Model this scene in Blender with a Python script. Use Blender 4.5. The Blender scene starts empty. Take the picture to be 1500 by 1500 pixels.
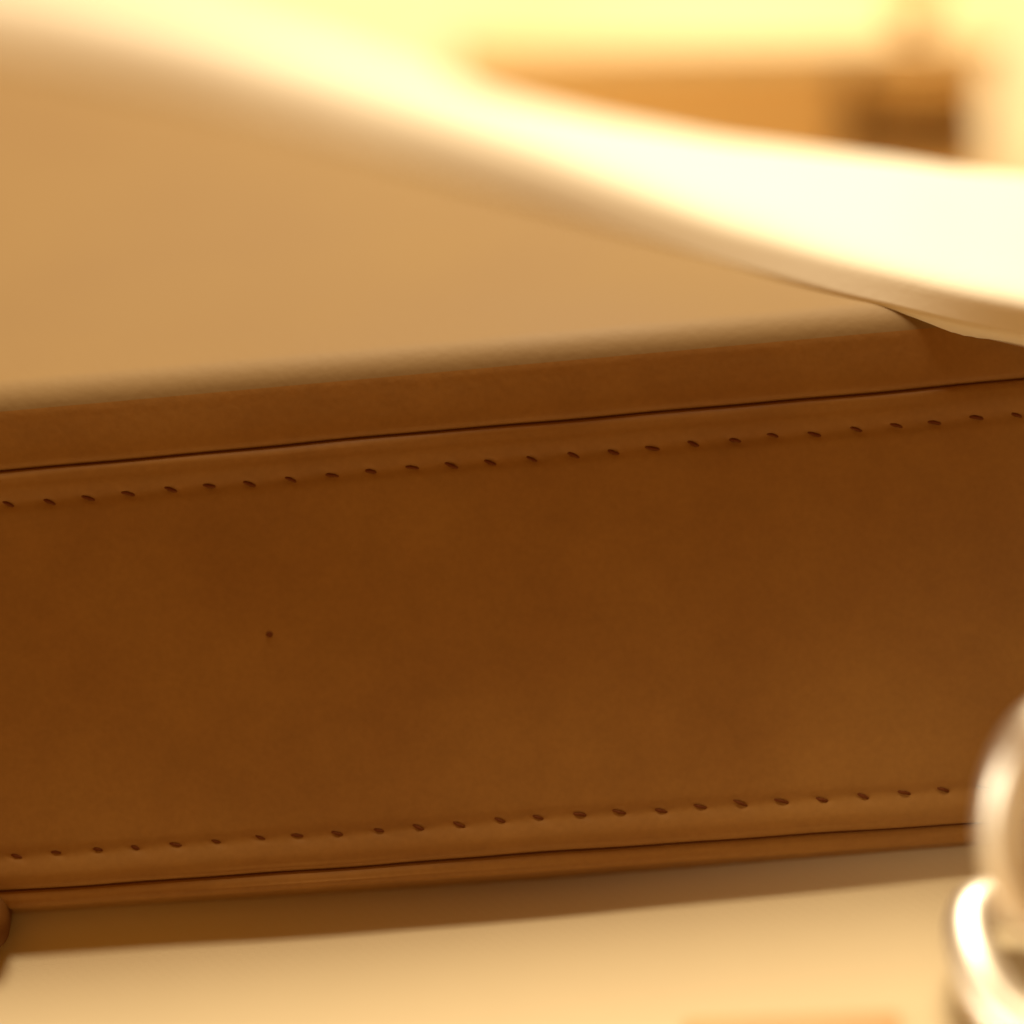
import bpy, bmesh, math, random
from mathutils import Vector, Matrix
from math import sin, cos, pi, radians, exp
random.seed(7)
sc = bpy.context.scene
col = sc.collection

# ------------------------------------------------------------------ camera
cam_d = bpy.data.cameras.new('camera')
cam = bpy.data.objects.new('camera', cam_d); col.objects.link(cam)
R_ = Vector((0.99677812, -0.04010420, -0.06946250))
U_ = Vector((0.08020839, 0.49838906, 0.86323517))
F_ = Vector((0.0, 0.86602540, -0.5))
P_ = Vector((0.00103413, -0.14830847, 0.13129158))
m = Matrix((R_, U_, -F_)).transposed().to_4x4(); m.translation = P_
cam.matrix_world = m
cam_d.sensor_width = 36; cam_d.lens = 67
cam_d.clip_start = 0.005; cam_d.clip_end = 20
cam_d.dof.use_dof = True
cam_d.dof.focus_distance = 0.1910
cam_d.dof.aperture_fstop = 2.4
sc.camera = cam

# ------------------------------------------------------------------ world and lamps
w = bpy.data.worlds.new('World'); sc.world = w; w.use_nodes = True
bg = w.node_tree.nodes['Background']
bg.inputs[0].default_value = (1.0, 0.38, 0.05, 1); bg.inputs[1].default_value = 0.32

def area(name, loc, target, size, power, colr):
    l = bpy.data.lights.new(name, 'AREA'); l.shape = 'DISK'; l.size = size; l.energy = power; l.color = colr
    o = bpy.data.objects.new(name, l); col.objects.link(o)
    o.location = loc
    o.rotation_euler = (Vector(target) - Vector(loc)).to_track_quat('-Z', 'Y').to_euler()
    return o
area('ceiling_lamp', (0.08, 0.57, 0.87), (0, 0.05, 0.03), 0.52, 23, (1.0, 0.82, 0.53))
sl = bpy.data.lights.new('chain_spot', 'SPOT'); sl.energy = 8.0; sl.color = (1.0, 0.86, 0.62)  # added unseen spot, a narrow beam that brightens the chain
sl.spot_size = radians(7.5); sl.spot_blend = 0.9; sl.shadow_soft_size = 0.03
so = bpy.data.objects.new('chain_spot', sl); col.objects.link(so); so.location = (-0.28, -0.080, 0.085)
so.rotation_euler = (Vector((0.046, -0.018, 0.014)) - Vector(so.location)).to_track_quat('-Z', 'Y').to_euler()

sc.view_settings.view_transform = 'Standard'; sc.view_settings.look = 'None'
sc.view_settings.exposure = 0.0; sc.view_settings.gamma = 1.0
sc.render.engine = 'CYCLES'
sc.cycles.use_denoising = True
sc.cycles.max_bounces = 10; sc.cycles.diffuse_bounces = 6

# ------------------------------------------------------------------ materials
def new_mat(name):
    mt = bpy.data.materials.new(name); mt.use_nodes = True
    nt = mt.node_tree; b = nt.nodes['Principled BSDF']
    return mt, nt, b

def leather(name, base, var=0.12, rough=0.5, grain=0.00010, gscale=900., mott=60., spec=0.35, pores=0.0):
    """grained leather: mottled dye, voronoi pebble, rub wear in roughness"""
    mt, nt, b = new_mat(name); N = nt.nodes; Lk = nt.links
    tc = N.new('ShaderNodeTexCoord')
    n1 = N.new('ShaderNodeTexNoise'); n1.inputs['Scale'].default_value = mott; n1.inputs['Detail'].default_value = 3
    Lk.new(tc.outputs['Object'], n1.inputs['Vector'])
    cr = N.new('ShaderNodeValToRGB')
    cr.color_ramp.elements[0].position = 0.3; cr.color_ramp.elements[1].position = 0.7
    lo = [c * (1 - var) for c in base]; hi = [c * (1 + var) for c in base]
    lo[0] *= 1.0 + var * .3; hi[1] *= 1.0 + var * .35
    cr.color_ramp.elements[0].color = (*lo, 1); cr.color_ramp.elements[1].color = (*hi, 1)
    Lk.new(n1.outputs[0], cr.inputs[0])
    if pores:      # fine dye speckle in the pores of the hide and soft cloudy wear
        n2 = N.new('ShaderNodeTexNoise'); n2.inputs['Scale'].default_value = 1500; n2.inputs['Detail'].default_value = 1
        Lk.new(tc.outputs['Object'], n2.inputs['Vector'])
        mp = N.new('ShaderNodeMapping'); mp.inputs['Scale'].default_value = (260, 340, 340); mp.inputs['Rotation'].default_value = (0, .5, 0)
        Lk.new(tc.outputs['Object'], mp.inputs[0])
        n4 = N.new('ShaderNodeTexNoise'); n4.inputs['Scale'].default_value = 1; n4.inputs['Detail'].default_value = 2
        Lk.new(mp.outputs[0], n4.inputs['Vector'])
        av = N.new('ShaderNodeMath'); av.operation = 'ADD'; Lk.new(n2.outputs[0], av.inputs[0]); Lk.new(n4.outputs[0], av.inputs[1])
        r2 = N.new('ShaderNodeMapRange'); r2.inputs[1].default_value = .6; r2.inputs[2].default_value = 1.4
        r2.inputs[3].default_value = 1 - pores; r2.inputs[4].default_value = 1 + pores
        Lk.new(av.outputs[0], r2.inputs[0])
        ml = N.new('ShaderNodeVectorMath'); ml.operation = 'SCALE'
        Lk.new(cr.outputs[0], ml.inputs[0]); Lk.new(r2.outputs[0], ml.inputs['Scale'])
        Lk.new(ml.outputs[0], b.inputs['Base Color'])
    else: Lk.new(cr.outputs[0], b.inputs['Base Color'])
    n3 = N.new('ShaderNodeTexNoise'); n3.inputs['Scale'].default_value = gscale; n3.inputs['Detail'].default_value = 1.5
    Lk.new(tc.outputs['Object'], n3.inputs['Vector'])
    bp = N.new('ShaderNodeBump'); bp.inputs['Strength'].default_value = 0.6; bp.inputs['Distance'].default_value = grain
    Lk.new(n3.outputs[0], bp.inputs['Height']); Lk.new(bp.outputs[0], b.inputs['Normal'])
    mr = N.new('ShaderNodeMapRange'); mr.inputs[3].default_value = rough - .08; mr.inputs[4].default_value = rough + .1
    Lk.new(n1.outputs[0], mr.inputs[0]); Lk.new(mr.outputs[0], b.inputs['Roughness'])
    b.inputs['Specular IOR Level'].default_value = spec
    return mt

M = {}
M['leather'] = leather('tan_leather', (0.278, 0.138, 0.035), var=0.08, rough=0.55, spec=0.22, grain=0.00007, mott=60, pores=0.07)
M['tan'] = leather('light_tan_leather', (0.236, 0.151, 0.064), var=0.05, rough=0.6, spec=0.15, grain=0.00005, mott=30)
M['brown'] = leather('brown_leather', (0.32, 0.12, 0.012), var=0.10, rough=0.55, spec=0.2)
M['dark'] = leather('dark_leather_and_shade', (0.13, 0.050, 0.008), var=0.12, rough=0.6, spec=0.15)  # leather of the tab, also the painted shade under the roll
M['cream'] = leather('cream_leather', (0.88, 0.84, 0.74), var=0.03, rough=0.55, mott=25, grain=0.00003)
M['orange'] = leather('orange_leather', (0.52, 0.29, 0.13), var=0.08, rough=0.5)
M['thread'] = leather('dark_thread', (0.125, 0.034, 0.006), var=0.25, rough=0.7, grain=0.00006, gscale=4000, spec=0.15)
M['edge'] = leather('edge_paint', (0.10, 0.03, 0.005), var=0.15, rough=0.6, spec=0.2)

mt, nt, b = new_mat('polished_chain'); M['metal'] = mt
b.inputs['Metallic'].default_value = 1.0; b.inputs['Base Color'].default_value = (0.93, 0.90, 0.84, 1)
n = nt.nodes.new('ShaderNodeTexNoise'); n.inputs['Scale'].default_value = 300
mr = nt.nodes.new('ShaderNodeMapRange'); mr.inputs[3].default_value = 0.34; mr.inputs[4].default_value = 0.52
nt.links.new(n.outputs[0], mr.inputs[0]); nt.links.new(mr.outputs[0], b.inputs['Roughness'])

def wood(name, base, dark, rough=0.45):
    mt, nt, b = new_mat(name); N = nt.nodes; Lk = nt.links
    tc = N.new('ShaderNodeTexCoord'); mp = N.new('ShaderNodeMapping'); mp.inputs['Scale'].default_value = (6, 90, 90)
    Lk.new(tc.outputs['Object'], mp.inputs[0])
    n1 = N.new('ShaderNodeTexNoise'); n1.inputs['Scale'].default_value = 3; n1.inputs['Detail'].default_value = 6; n1.inputs['Distortion'].default_value = .6
    Lk.new(mp.outputs[0], n1.inputs['Vector'])
    cr = N.new('ShaderNodeValToRGB'); cr.color_ramp.elements[0].position = .35; cr.color_ramp.elements[1].position = .65
    cr.color_ramp.elements[0].color = (*dark, 1); cr.color_ramp.elements[1].color = (*base, 1)
    Lk.new(n1.outputs[0], cr.inputs[0]); Lk.new(cr.outputs[0], b.inputs['Base Color'])
    bp = N.new('ShaderNodeBump'); bp.inputs['Strength'].default_value = .3; bp.inputs['Distance'].default_value = .0003
    Lk.new(n1.outputs[0], bp.inputs['Height']); Lk.new(bp.outputs[0], b.inputs['Normal'])
    b.inputs['Roughness'].default_value = rough
    return mt
M['pale_wood'] = wood('pale_wood', (0.80, 0.64, 0.36), (0.74, 0.57, 0.30))
M['honey_wood'] = wood('honey_wood', (0.80, 0.52, 0.18), (0.70, 0.43, 0.14))

mt, nt, b = new_mat('cream_linen'); M['cloth'] = mt; N = nt.nodes; Lk = nt.links
tc = N.new('ShaderNodeTexCoord')
n1 = N.new('ShaderNodeTexNoise'); n1.inputs['Scale'].default_value = 18; n1.inputs['Detail'].default_value = 5
Lk.new(tc.outputs['Object'], n1.inputs['Vector'])
cr = N.new('ShaderNodeValToRGB'); cr.color_ramp.elements[0].position = .3; cr.color_ramp.elements[1].position = .7
cr.color_ramp.elements[0].color = (0.57, 0.475, 0.31, 1); cr.color_ramp.elements[1].color = (0.61, 0.505, 0.33, 1)
Lk.new(n1.outputs[0], cr.inputs[0]); Lk.new(cr.outputs[0], b.inputs['Base Color'])
wv = N.new('ShaderNodeTexChecker'); wv.inputs['Scale'].default_value = 1600
Lk.new(tc.outputs['Object'], wv.inputs['Vector'])
bp = N.new('ShaderNodeBump'); bp.inputs['Strength'].default_value = .4; bp.inputs['Distance'].default_value = .0001
Lk.new(wv.outputs['Fac'], bp.inputs['Height']); Lk.new(bp.outputs[0], b.inputs['Normal'])
b.inputs['Roughness'].default_value = 0.75

# ------------------------------------------------------------------ helpers
def link(name, me, mat=None, parent=None):
    o = bpy.data.objects.new(name, me); col.objects.link(o)
    if mat and not me.materials: me.materials.append(mat)
    if parent: o.parent = parent
    return o
def smooth(me):
    for p in me.polygons: p.use_smooth = True
    return me
def grid(name, rows, mat, parent=None, closed_u=False, closed_v=False, caps=False):
    """rows[i][j] points -> one smooth mesh"""
    nu, nv = len(rows), len(rows[0])
    vs = [p for r in rows for p in r]; fs = []
    for i in range(nu if closed_u else nu - 1):
        for j in range(nv if closed_v else nv - 1):
            a = i * nv + j; bq = i * nv + (j + 1) % nv
            c = ((i + 1) % nu) * nv + (j + 1) % nv; d = ((i + 1) % nu) * nv + j
            fs.append((a, bq, c, d))
    if caps:
        fs.append(tuple(range(nv))[::-1]); fs.append(tuple((nu - 1) * nv + j for j in range(nv)))
    me = bpy.data.meshes.new(name); me.from_pydata([tuple(v) for v in vs], [], fs); me.update()
    bm = bmesh.new(); bm.from_mesh(me); bmesh.ops.recalc_face_normals(bm, faces=bm.faces); bm.to_mesh(me); bm.free()
    smooth(me)
    return link(name, me, mat, parent)
def rbox(name, size, bev, mat, parent=None, loc=(0, 0, 0), rot=(0, 0, 0), seg=3):
    bm = bmesh.new(); bmesh.ops.create_cube(bm, size=1)
    for v in bm.verts: v.co = Vector((v.co.x * size[0], v.co.y * size[1], v.co.z * size[2]))
    bmesh.ops.bevel(bm, geom=bm.edges[:], offset=bev, segments=seg, affect='EDGES', profile=.5)
    me = bpy.data.meshes.new(name); bm.to_mesh(me); bm.free(); smooth(me)
    o = link(name, me, mat, parent); o.location = loc; o.rotation_euler = rot
    return o
def tag(o, label, cat=None, group=None, kind=None):
    if label: o['label'] = label
    if cat: o['category'] = cat
    if group: o['group'] = group
    if kind: o['kind'] = kind
    return o
def empty(name, loc=(0, 0, 0), rz=0):
    o = bpy.data.objects.new(name, None); col.objects.link(o); o.location = loc; o.rotation_euler.z = rz
    o.empty_display_size = .02
    return o
def frange(a, b, n): return [a + (b - a) * i / (n - 1) for i in range(n)]
def sstep(a, b, x):
    t = min(1, max(0, (x - a) / (b - a))); return t * t * (3 - 2 * t)

# ------------------------------------------------------------------ setting: the table
# soft cream cloth: it gives a little under the bag and rides up against its lower edge
def cloth_z(x, y):
    rise = .0030 - .0022 * exp(-((x - .004) / .034) ** 2)
    ends = sstep(-.150, -.128, x) * (1 - sstep(.083, .098, x))
    if y < .0035: f = exp(-((.0035 - y) / .0048) ** 1.5)
    else: f = 1 - sstep(.008, .024, y)
    return (rise * f * ends) + .00025 * sin(x * 38 + y * 21) * exp(-(y / .12) ** 2 - (x / .2) ** 2) - .0002
cxs = frange(-1, -.2, 6)[:-1] + frange(-.2, .15, 141) + frange(.15, 1, 7)[1:]
cys = frange(-.6, -.06, 6)[:-1] + frange(-.06, .03, 121) + frange(.03, .45, 22)[1:] + frange(.45, 1.6, 6)[1:]
rows = [[(x, y, cloth_z(x, y)) for x in cxs] for y in cys]
tb = grid('tabletop', rows, M['cloth'])
tag(tb, 'plain cream cloth surface under the handbag', kind='structure')

# ------------------------------------------------------------------ the handbag
LEAN = radians(30); LG = 0.043; Z0 = 0.006
GD = Vector((0, sin(LEAN), cos(LEAN))); GN = Vector((0, -cos(LEAN), sin(LEAN)))
X0, X1 = -0.13, 0.085
TAPER = 0.44          # the strip widens a little towards the right
def gpt(x, s, h):
    s = (s - LG / 2) * (1 + TAPER * x) + LG / 2
    return Vector((x, 0, Z0)) + GD * s + GN * h
def wob(x, a, k, ph): return a * (sin(x * k + ph) + .6 * sin(x * k * 2.3 + ph * 1.7) + .4 * sin(x * k * 5.1 + ph * .6))

bag = empty('handbag', (0, 0, 0))
tag(bag, 'tan leather handbag with a padded cream flap and two rows of dark stitching', 'handbag')

PITCH = 0.00407; ROW = 0.0034
def stitch_list(s, x_start):
    out = []; x = x_start
    while x < X1 - .002:
        if x > X0 + .002:
            out.append((x + random.uniform(-.00015, .00015), s + random.uniform(-.00012, .00012),
                        random.uniform(-.16, .16), random.uniform(.85, 1.15)))
        x += PITCH
    return out
rows_top = stitch_list(LG - ROW, -0.0494 - 22 * PITCH)
rows_bot = stitch_list(ROW, -0.0515 - 22 * PITCH)

def ripple(x, s): return .00012 * sin(x * 61 + s * 90) * sin(s * 130 + 1) + .00005 * sin(x * 170 + s * 210 + 2)
# gusset strip: a leather band with turned edges, puffed margins and a dimple at each stitch
s_list = []
prof = [(-.0001, -.0016), (-.00008, -.0009), (.00002, -.00045), (.0002, -.00018), (.00045, -.00005)]
def gh(s):
    d = min(s, LG - s)
    h = -0.0016 * sin(pi * s / LG)
    h += 0.00016 * exp(-((d - .0016) / .0009) ** 2)
    h -= 0.00016 * exp(-((d - ROW) / .0007) ** 2)
    return h
ss = [.0007 + i * .00022 for i in range(26)]
mid = frange(.0067, LG - .0067, 26)
ss_all = ss + mid + [LG - q for q in reversed(ss)]
xs = frange(X0, X1, 861)
dx = (X1 - X0) / 860
dimp = {}
for (lst, key) in ((rows_top, 't'), (rows_bot, 'b')):
    for (x, s, a, k) in lst:
        i0 = int((x - X0) / dx)
        for i in range(max(0, i0 - 7), min(861, i0 + 9)): dimp.setdefault(i, []).append((x, s))
rows = []
for i, x in enumerate(xs):
    r = []
    wl = wob(x, .00006, 90, 1.0); wh = wob(x, .00006, 80, 2.2)
    for (s, h) in prof: r.append(gpt(x, s + wl, h + gh(.0005)))
    for s in ss_all:
        t = s / LG
        h = gh(s) + ripple(x, s)
        for (px, ps) in dimp.get(i, ()):
            q = ((x - px) / .00085) ** 2 + ((s - ps + (x - px) * .36) / .00036) ** 2
            if q < 8: h -= .00015 * exp(-q)
        r.append(gpt(x, s + wl * (1 - t) + wh * t, h))
    for (s, h) in reversed(prof): r.append(gpt(x, LG - s + wh, h + gh(.0005)))
    rows.append(r)
gus = grid('gusset', rows, M['leather'], bag)
tag(gus, 'shaded brown leather side strip stitched along both edges')

# stitches: one short slanted thread each, sunk at both ends
def stitch_mesh(rs):
    path = []
    n_ = 11
    sk = rs.uniform(-.25, .25); bend = rs.uniform(-.00010, .00010)
    for i in range(n_):
        t = -1 + 2 * i / (n_ - 1)
        path.append((t * .00100, bend * (1 - t * t) + rs.uniform(-.00002, .00002), .00008 - .00026 * abs(t - sk) ** 2.3,
                     (.00017 + rs.uniform(-.00002, .00002)) * (1 - .6 * abs(t) ** 1.6)))
    rows = []
    for (u, v, h, rr) in path:
        rows.append([(u, v + rr * cos(a) * rs.uniform(.9, 1.1), h + rr * .8 * sin(a)) for a in [k * 2 * pi / 8 for k in range(8)]])
    vs = [p for r in rows for p in r]; fs = []
    for i in range(n_ - 1):
        for j in range(8):
            fs.append((i * 8 + j, i * 8 + (j + 1) % 8, (i + 1) * 8 + (j + 1) % 8, (i + 1) * 8 + j))
    fs.append(tuple(range(8))[::-1]); fs.append(tuple((n_ - 1) * 8 + j for j in range(8)))
    me = bpy.data.meshes.new('stitch'); me.from_pydata(vs, [], fs); me.update(); me.materials.append(M['thread']); return smooth(me)
rs_ = random.Random(3)
stitch_meshes = [stitch_mesh(rs_) for _ in range(7)]
for lst in (rows_top, rows_bot):
    for (x, s, a, k) in lst:
        o = bpy.data.objects.new('stitch', rs_.choice(stitch_meshes)); col.objects.link(o); o.parent = gus
        ang = radians(-20) + a
        ex = Vector((1, 0, 0)) * cos(ang) + GD * sin(ang); ey = -Vector((1, 0, 0)) * sin(ang) + GD * cos(ang)
        mm = Matrix((ex * k, ey * random.uniform(.9, 1.2), GN)).transposed().to_4x4()
        mm.translation = gpt(x, s, gh(s) + ripple(x, s) - .00011 - (0 if s > LG / 2 else .00007 * (1 - sstep(-.03, .01, x))) + rs_.uniform(-.00003, .00003))
        o.matrix_world = mm
# small nick in the leather
bm = bmesh.new(); bmesh.ops.create_icosphere(bm, subdivisions=2, radius=.00030)
for v in bm.verts:
    v.co.z *= .35; v.co.x *= 1.25; v.co += Vector((random.uniform(-1, 1), random.uniform(-1, 1), 0)) * .00004
me = bpy.data.meshes.new('speck'); bm.to_mesh(me); bm.free(); smooth(me)
o = link('speck', me, M['thread'], gus)
mm = Matrix((Vector((1, 0, 0)), GD, GN)).transposed().to_4x4()
mm.translation = gpt(-.0244, .0240, gh(.024) + ripple(-.0244, .024) + .00003); o.matrix_world = mm
tag(o, 'tiny dark speck on the brown leather strip')

# welts: brown leather continuing past each seam, then rolling over the shoulder / under the base
def welt(name, sgn, base_s, straight, rad, turn, tail, ph, capz=False):
    pts = [(-.0012, -.0016), (-.0002, -.0016), (.00008, -.0012), (.00014, -.0005), (.00034, -.00018), (.0009, -.00012)]
    L_ = []
    for (q, h) in pts: L_.append((q, h))
    for q in frange(.0011, straight, 4): L_.append((q, -.0001))
    q0, h0 = L_[-1]
    for k in range(1, 15):
        a = turn * k / 14
        L_.append((q0 + rad * sin(a), h0 - rad * (1 - cos(a))))
    q1, h1 = L_[-1]
    for k in range(1, 4):
        L_.append((q1 + tail * k / 3 * cos(turn), h1 - tail * k / 3 * sin(turn)))
    rows = []
    for x in frange(X0, X1, 431):
        wv = wob(x, .00006, 90 if sgn < 0 else 80, 1.0 if sgn < 0 else 2.2)
        wd = wob(x, .00009, 47, ph)
        r = []
        for i, (q, h) in enumerate(L_):
            f_ = min(1, i / 12)
            r.append(gpt(x, base_s + sgn * q + wv * (1 - f_), h + wd * f_))
        rows.append(r)
    return grid(name, rows, M['leather'], bag), L_[-1]
TURN_T = radians(62)
w2, end_b = welt('welt', -1, 0, .0012, .0008, radians(70), .0058, 2.0)
tag(w2, 'shaded brown welt along the lower seam')
# dark edge-painted gap under each seam
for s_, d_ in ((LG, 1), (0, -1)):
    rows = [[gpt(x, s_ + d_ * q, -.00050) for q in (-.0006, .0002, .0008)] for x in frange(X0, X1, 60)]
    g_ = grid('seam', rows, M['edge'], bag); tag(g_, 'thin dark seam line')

# tan front panel behind the shoulder, its far side ends at the slanted opening
PE = gpt(0, LG + .0050, 0)          # where the panel starts to roll over the shoulder
HA = Vector((0.0509, 0.0147)); HD = Vector((-0.69, 0.724)).normalized()
def hyp_y(x): return HA.y + (HA.x - x) / (-HD.x) * HD.y
XP = X1
SH_R = .0052; SH_A = radians(57)
sh = [GD * (q - .0050) + GN * h for (q, h) in ((-.0012, -.0016), (-.0002, -.0016), (.00008, -.0012), (.00014, -.0005), (.00034, -.00018),
      (.0008, -.00006), (.0014, .00002), (.0022, .00005), (.0030, .00005), (.0038, .00004), (.0044, .00002))]
for k in range(17):
    a = SH_A * k / 16
    sh.append(GD * (SH_R * sin(a)) - GN * (SH_R * (1 - cos(a))))
PF = PE + sh[-1]
def panel_z(x, y):
    d = max(0, y - PF.y)
    return PF.z + d * .035 * exp(-d / .05) + .0003 * sin(x * 55 + 1) * sin(y * 60) * min(1, d / .01)
rows = []
for x in frange(X0, XP, 300):
    wv = wob(x, .00006, 80, 2.2); wd = wob(x, .00009, 47, .4)
    off = GD * (LG / 2 * TAPER * x) + GN * wd
    r = [Vector((x, 0, 0)) + PE + q + GD * (LG / 2 * TAPER * x) + GD * (wv * max(0, 1 - i_ / 12)) + GN * (wd * min(1, i_ / 12)) for i_, q in enumerate(sh)]
    yh = max(PF.y + .001, hyp_y(x) + .010)
    for k in range(1, 50):
        y0 = PF.y + (k / 49) ** 1.4 * (yh - PF.y); d_ = exp(-(y0 - PF.y) / .03)
        r.append((x, y0 + off.y * d_, panel_z(x, y0) + off.z * d_))
    rows.append(r)
KW = 14                  # the stitched strip's leather turns over the shoulder as a welt, the light panel follows on
w1 = grid('welt', [r[:KW + 1] for r in rows], M['leather'], bag)
tag(w1, 'shaded brown welt along the upper seam')
pn = grid('front_panel', [r[KW:] for r in rows], M['tan'], bag)
tag(pn, 'smooth tan leather panel rolling over the shoulder above the stitched strip')
# left side panel and base
yb = hyp_y(X0) + .02
me = bpy.data.meshes.new('side_panel')
pts = [gpt(X0, -.005, -.001), gpt(X0, 0, -.001), gpt(X0, LG, -.001), (X0, PE.y, PE.z), (X0, yb, .051), (X0, yb + .01, .003)]
me.from_pydata([tuple(p) for p in pts] + [(p[0] + .002, p[1], p[2]) for p in map(tuple, pts)], [],
               [(0, 1, 2, 3, 4, 5), (11, 10, 9, 8, 7, 6)] + [(i, i + 6, (i + 1) % 6 + 6, (i + 1) % 6) for i in range(6)])
tag(link('side_panel', me, M['leather'], bag), None)
pts = [gpt(X1, -.005, -.001), gpt(X1, 0, -.001), gpt(X1, LG, -.001), (X1, PE.y + .012, PE.z - .002), (X1, PE.y + .02, .003)]
me = bpy.data.meshes.new('side_panel')
me.from_pydata([tuple(p) for p in pts] + [(p[0] - .002, p[1], p[2]) for p in map(tuple, pts)], [],
               [(0, 1, 2, 3, 4), (9, 8, 7, 6, 5)] + [(i, i + 5, (i + 1) % 5 + 5, (i + 1) % 5) for i in range(5)])
link('side_panel', me, M['leather'], bag)

# padded cream flap rolled along the slanted opening: stations of (foot, fold, crest) from the far left to the near right
FLAP = [
    ( (-0.1092, 0.1845, 0.0508), (-0.1102, 0.1945, 0.0579), (-0.1126, 0.2046, 0.0593), ),
    ( (-0.0734, 0.1521, 0.0508), (-0.0738, 0.1607, 0.0574), (-0.0756, 0.1714, 0.0588), ),
    ( (-0.0428, 0.1207, 0.0508), (-0.0426, 0.1274, 0.0569), (-0.0438, 0.1392, 0.0583), ),
    ( (-0.0172, 0.0907, 0.0508), (-0.0168, 0.0971, 0.0564), (-0.0171, 0.1112, 0.0578), ),
    ( (0.0040, 0.0655, 0.0508), (0.0046, 0.0703, 0.0559), (0.0053, 0.0847, 0.0573), ),
    ( (0.0218, 0.0447, 0.0508), (0.0225, 0.0490, 0.0554), (0.0249, 0.0694, 0.0568), ),
    ( (0.0374, 0.0293, 0.0506), (0.0381, 0.0332, 0.0547), (0.0432, 0.0593, 0.0562), ),
    ( (0.0525, 0.0202, 0.0490), (0.0527, 0.0220, 0.0534), (0.0605, 0.0508, 0.0552), ),
    ( (0.0670, 0.0129, 0.0470), (0.0665, 0.0131, 0.0521), (0.0764, 0.0420, 0.0543), ),
]
def cat(p0, p1, p2, p3, t):
    return .5 * (2 * p1 + (p2 - p0) * t + (2 * p0 - 5 * p1 + 4 * p2 - p3) * t * t + (3 * p1 - p0 - 3 * p2 + p3) * t ** 3)
def station(u, k):
    i = min(len(FLAP) - 2, int(u)); f = u - i
    g = lambda j: Vector(FLAP[min(len(FLAP) - 1, max(0, j))][k])
    return cat(g(i - 1), g(i), g(i + 1), g(i + 2), f)
def bez(a, b, c, n): return [a * (1 - t) ** 2 + b * 2 * t * (1 - t) + c * t * t for t in [i / n for i in range(n + 1)]]
rows = []
NS = 80
for i in range(NS + 1):
    u = (len(FLAP) - 1) * i / NS
    A, B_, C_ = station(u, 0), station(u, 1), station(u, 2)
    out = (C_ - A); out.z = 0; out.normalize()
    up = Vector((0, 0, 1))
    k_ = 1 - sstep(6.0, 7.2, u)
    p = [A + out * .010 - up * (.002 + .004 * k_), A + out * (.003 - .002 * k_) - up * (.0018 + .0012 * k_), A + out * .0006 - up * .0012, A + out * .0001 - up * .0005, A]
    p += [A.lerp(B_, t) for t in (.1, .2, .3, .4)]
    p += bez(A.lerp(B_, .5), B_, B_.lerp(C_, .35), 12)
    p += [B_.lerp(C_, t) for t in (.45, .56, .68)]
    top = B_.lerp(C_, .78)
    p += bez(top, C_, C_ + out * .004 - up * .004, 8)
    E_ = C_ + out * .004
    p += [E_ + out * .003 - up * .010, E_ + out * .004 - up * .025, Vector((E_.x, E_.y, .0015)) + out * .003, Vector((E_.x, E_.y, .0010)) - out * .004]
    wz = wob(u * .03, .00008, 60, 1)
    rows.append([q + up * wz * (1 if q.z > .03 else 0) for q in p])
fl = grid('flap', rows, M['cream'], bag, caps=True)
tag(fl, 'padded cream leather flap with thick rounded edge running diagonally')

# small brown tab at the base on the left
tabm = rbox('tab', (.0075, .0060, .0045), .0018, M['dark'], bag, loc=(-.0562, -.0012, .0040), rot=(0, 0, .05))
tag(tabm, 'small dark brown leather tab at the foot of the bag')

# ------------------------------------------------------------------ chain strap
chain = empty('chain_strap', (0.0478, -0.012, 0))
tag(chain, 'chunky polished silver metal chain draped down beside the brown leather strip', 'chain')
def link_mesh(a, b_, wr, twist):
    rows = []
    for i in range(48):
        th = 2 * pi * i / 48
        c = Vector((b_ * sin(th), 0, a * cos(th)))
        T = Vector((b_ * cos(th), 0, -a * sin(th))).normalized()
        Nn = Vector((T.z, 0, -T.x)); B_ = Vector((0, 1, 0))
        r = []
        for j in range(16):
            ph = 2 * pi * j / 16
            p = c + (Nn * cos(ph) + B_ * sin(ph)) * wr
            tw = twist * p.z / a
            r.append(Vector((p.x * cos(tw) - p.y * sin(tw), p.x * sin(tw) + p.y * cos(tw), p.z)))
        rows.append(r)
    o = grid('link', rows, None, None, closed_u=True, closed_v=True)
    me = o.data; bpy.data.objects.remove(o); me.materials.append(M['metal'])
    return me
lm = link_mesh(.0092, .0055, .0024, .2)
LINKS = [  # centre, euler
    ((.0482, -.0168, .0190), (radians(-30), radians(4), radians(-6))),
    ((.0458, -.0208, .0050), (radians(-84), radians(-6), radians(14))),
    ((.0585, -.0050, .0262), (radians(-25), radians(42), radians(70))),
    ((.0690, .0030, .0380), (radians(-35), radians(38), radians(0))),
    ((.0790, .0110, .0500), (radians(-30), radians(45), radians(70))),
    ((.0500, -.0330, .0032), (radians(84), radians(0), radians(-30))),
    ((.0620, -.0420, .0060), (radians(88), radians(55), radians(-70))),
]
for (c, e) in LINKS:
    o = bpy.data.objects.new('link', lm); col.objects.link(o); o.parent = chain
    o.location = Vector(c) - chain.location; o.rotation_euler = e

# ------------------------------------------------------------------ things behind and in front
# leather tag lying at the front
tg = rbox('leather_tag', (.020, .012, .002), .0009, M['orange'], None, loc=(.0225, -.0262, .0010), rot=(0, 0, -.06))
tag(tg, 'flat orange tan leather tag on the table at the bottom edge of the picture', 'tag')

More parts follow.
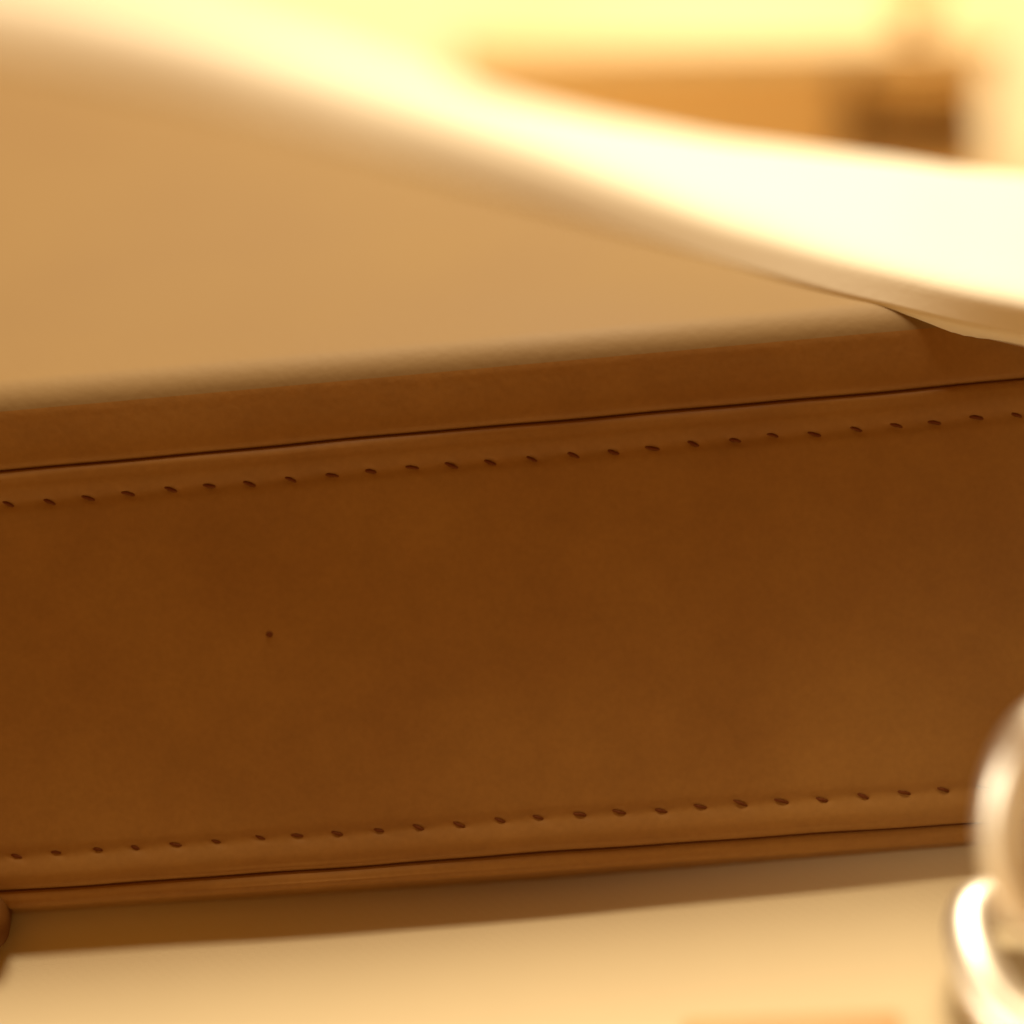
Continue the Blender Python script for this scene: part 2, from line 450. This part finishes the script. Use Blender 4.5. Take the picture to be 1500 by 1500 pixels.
# low wooden box behind the bag
BA = radians(-14.1); BO = Vector((.0511, .1042, 0))
def BP(lx, ly, z): return BO + Vector((cos(BA) * lx - sin(BA) * ly, sin(BA) * lx + cos(BA) * ly, z))
bx = empty('wooden_box', BO, BA); bx.scale.z = 1.045
tag(bx, 'honey coloured wooden box with pale top and an open end, blurred behind the flap', 'wooden box')
rbox('top_board', (.0765, .100, .003), .0008, M['pale_wood'], bx, loc=(-.0173, .049, .0505))
rbox('front_board', (.0545, .004, .0486), .0008, M['honey_wood'], bx, loc=(-.0281, .003, .0245))
rbox('lower_board', (.0185, .004, .036), .0006, M['honey_wood'], bx, loc=(.0098, .003, .0182))
rbox('shelf', (.0185, .088, .003), .0006, M['honey_wood'], bx, loc=(.0098, .0505, .0347))
rbox('back_board', (.076, .004, .0486), .0008, M['honey_wood'], bx, loc=(-.0173, .0966, .0245))
rbox('side_board', (.004, .0885, .0486), .0008, M['honey_wood'], bx, loc=(-.0533, .050, .0245))
rbox('divider', (.003, .0885, .0486), .0008, M['honey_wood'], bx, loc=(-.0015, .050, .0245))
rbox('batten', (.0050, .094, .004), .001, M['honey_wood'], bx, loc=(.0085, .050, .0541))
# leather roll in the open end, on a dark slab added as its under-shadow
slab = rbox('roll_shade_slab', (.0175, .030, .0050), .0012, M['dark'], None, loc=BP(.0098, .0175, .0408), rot=(0, 0, BA))
tag(slab, 'dark brown slab added for the shade under the roll in the open end of the box', 'shade slab')
rows = []
for i in range(41):
    t_ = i / 40; xx = .0006 + .0180 * t_
    e_ = min(1, (min(t_, 1 - t_) / .22)); rr = .0036 * math.sqrt(max(0.02, 1 - (1 - e_) ** 2))
    rows.append([(xx, rr * cos(a_) * 1.05, rr * sin(a_) + .0003 * cos(3 * a_ + 9 * t_)) for a_ in [k * 2 * pi / 28 for k in range(28)]])
M['roll'] = leather('honey_leather', (0.72, 0.44, 0.15))
ro = grid('leather_roll', rows, M['roll'], None, closed_v=True, caps=True)
ro.location = BP(0, .0062, .0469); ro.rotation_euler.z = BA
tag(ro, 'rolled honey brown leather tucked in the open end of the wooden box', 'leather roll')
# pale board leaning at the right end of the box
lb = rbox('leaning_board', (.030, .0030, .066), .0008, M['pale_wood'], None, loc=BP(.0425, -.0225, .0252), rot=(radians(-44), 0, BA))
tag(lb, 'pale yellow wooden board leaning against the box at the right edge', 'board')
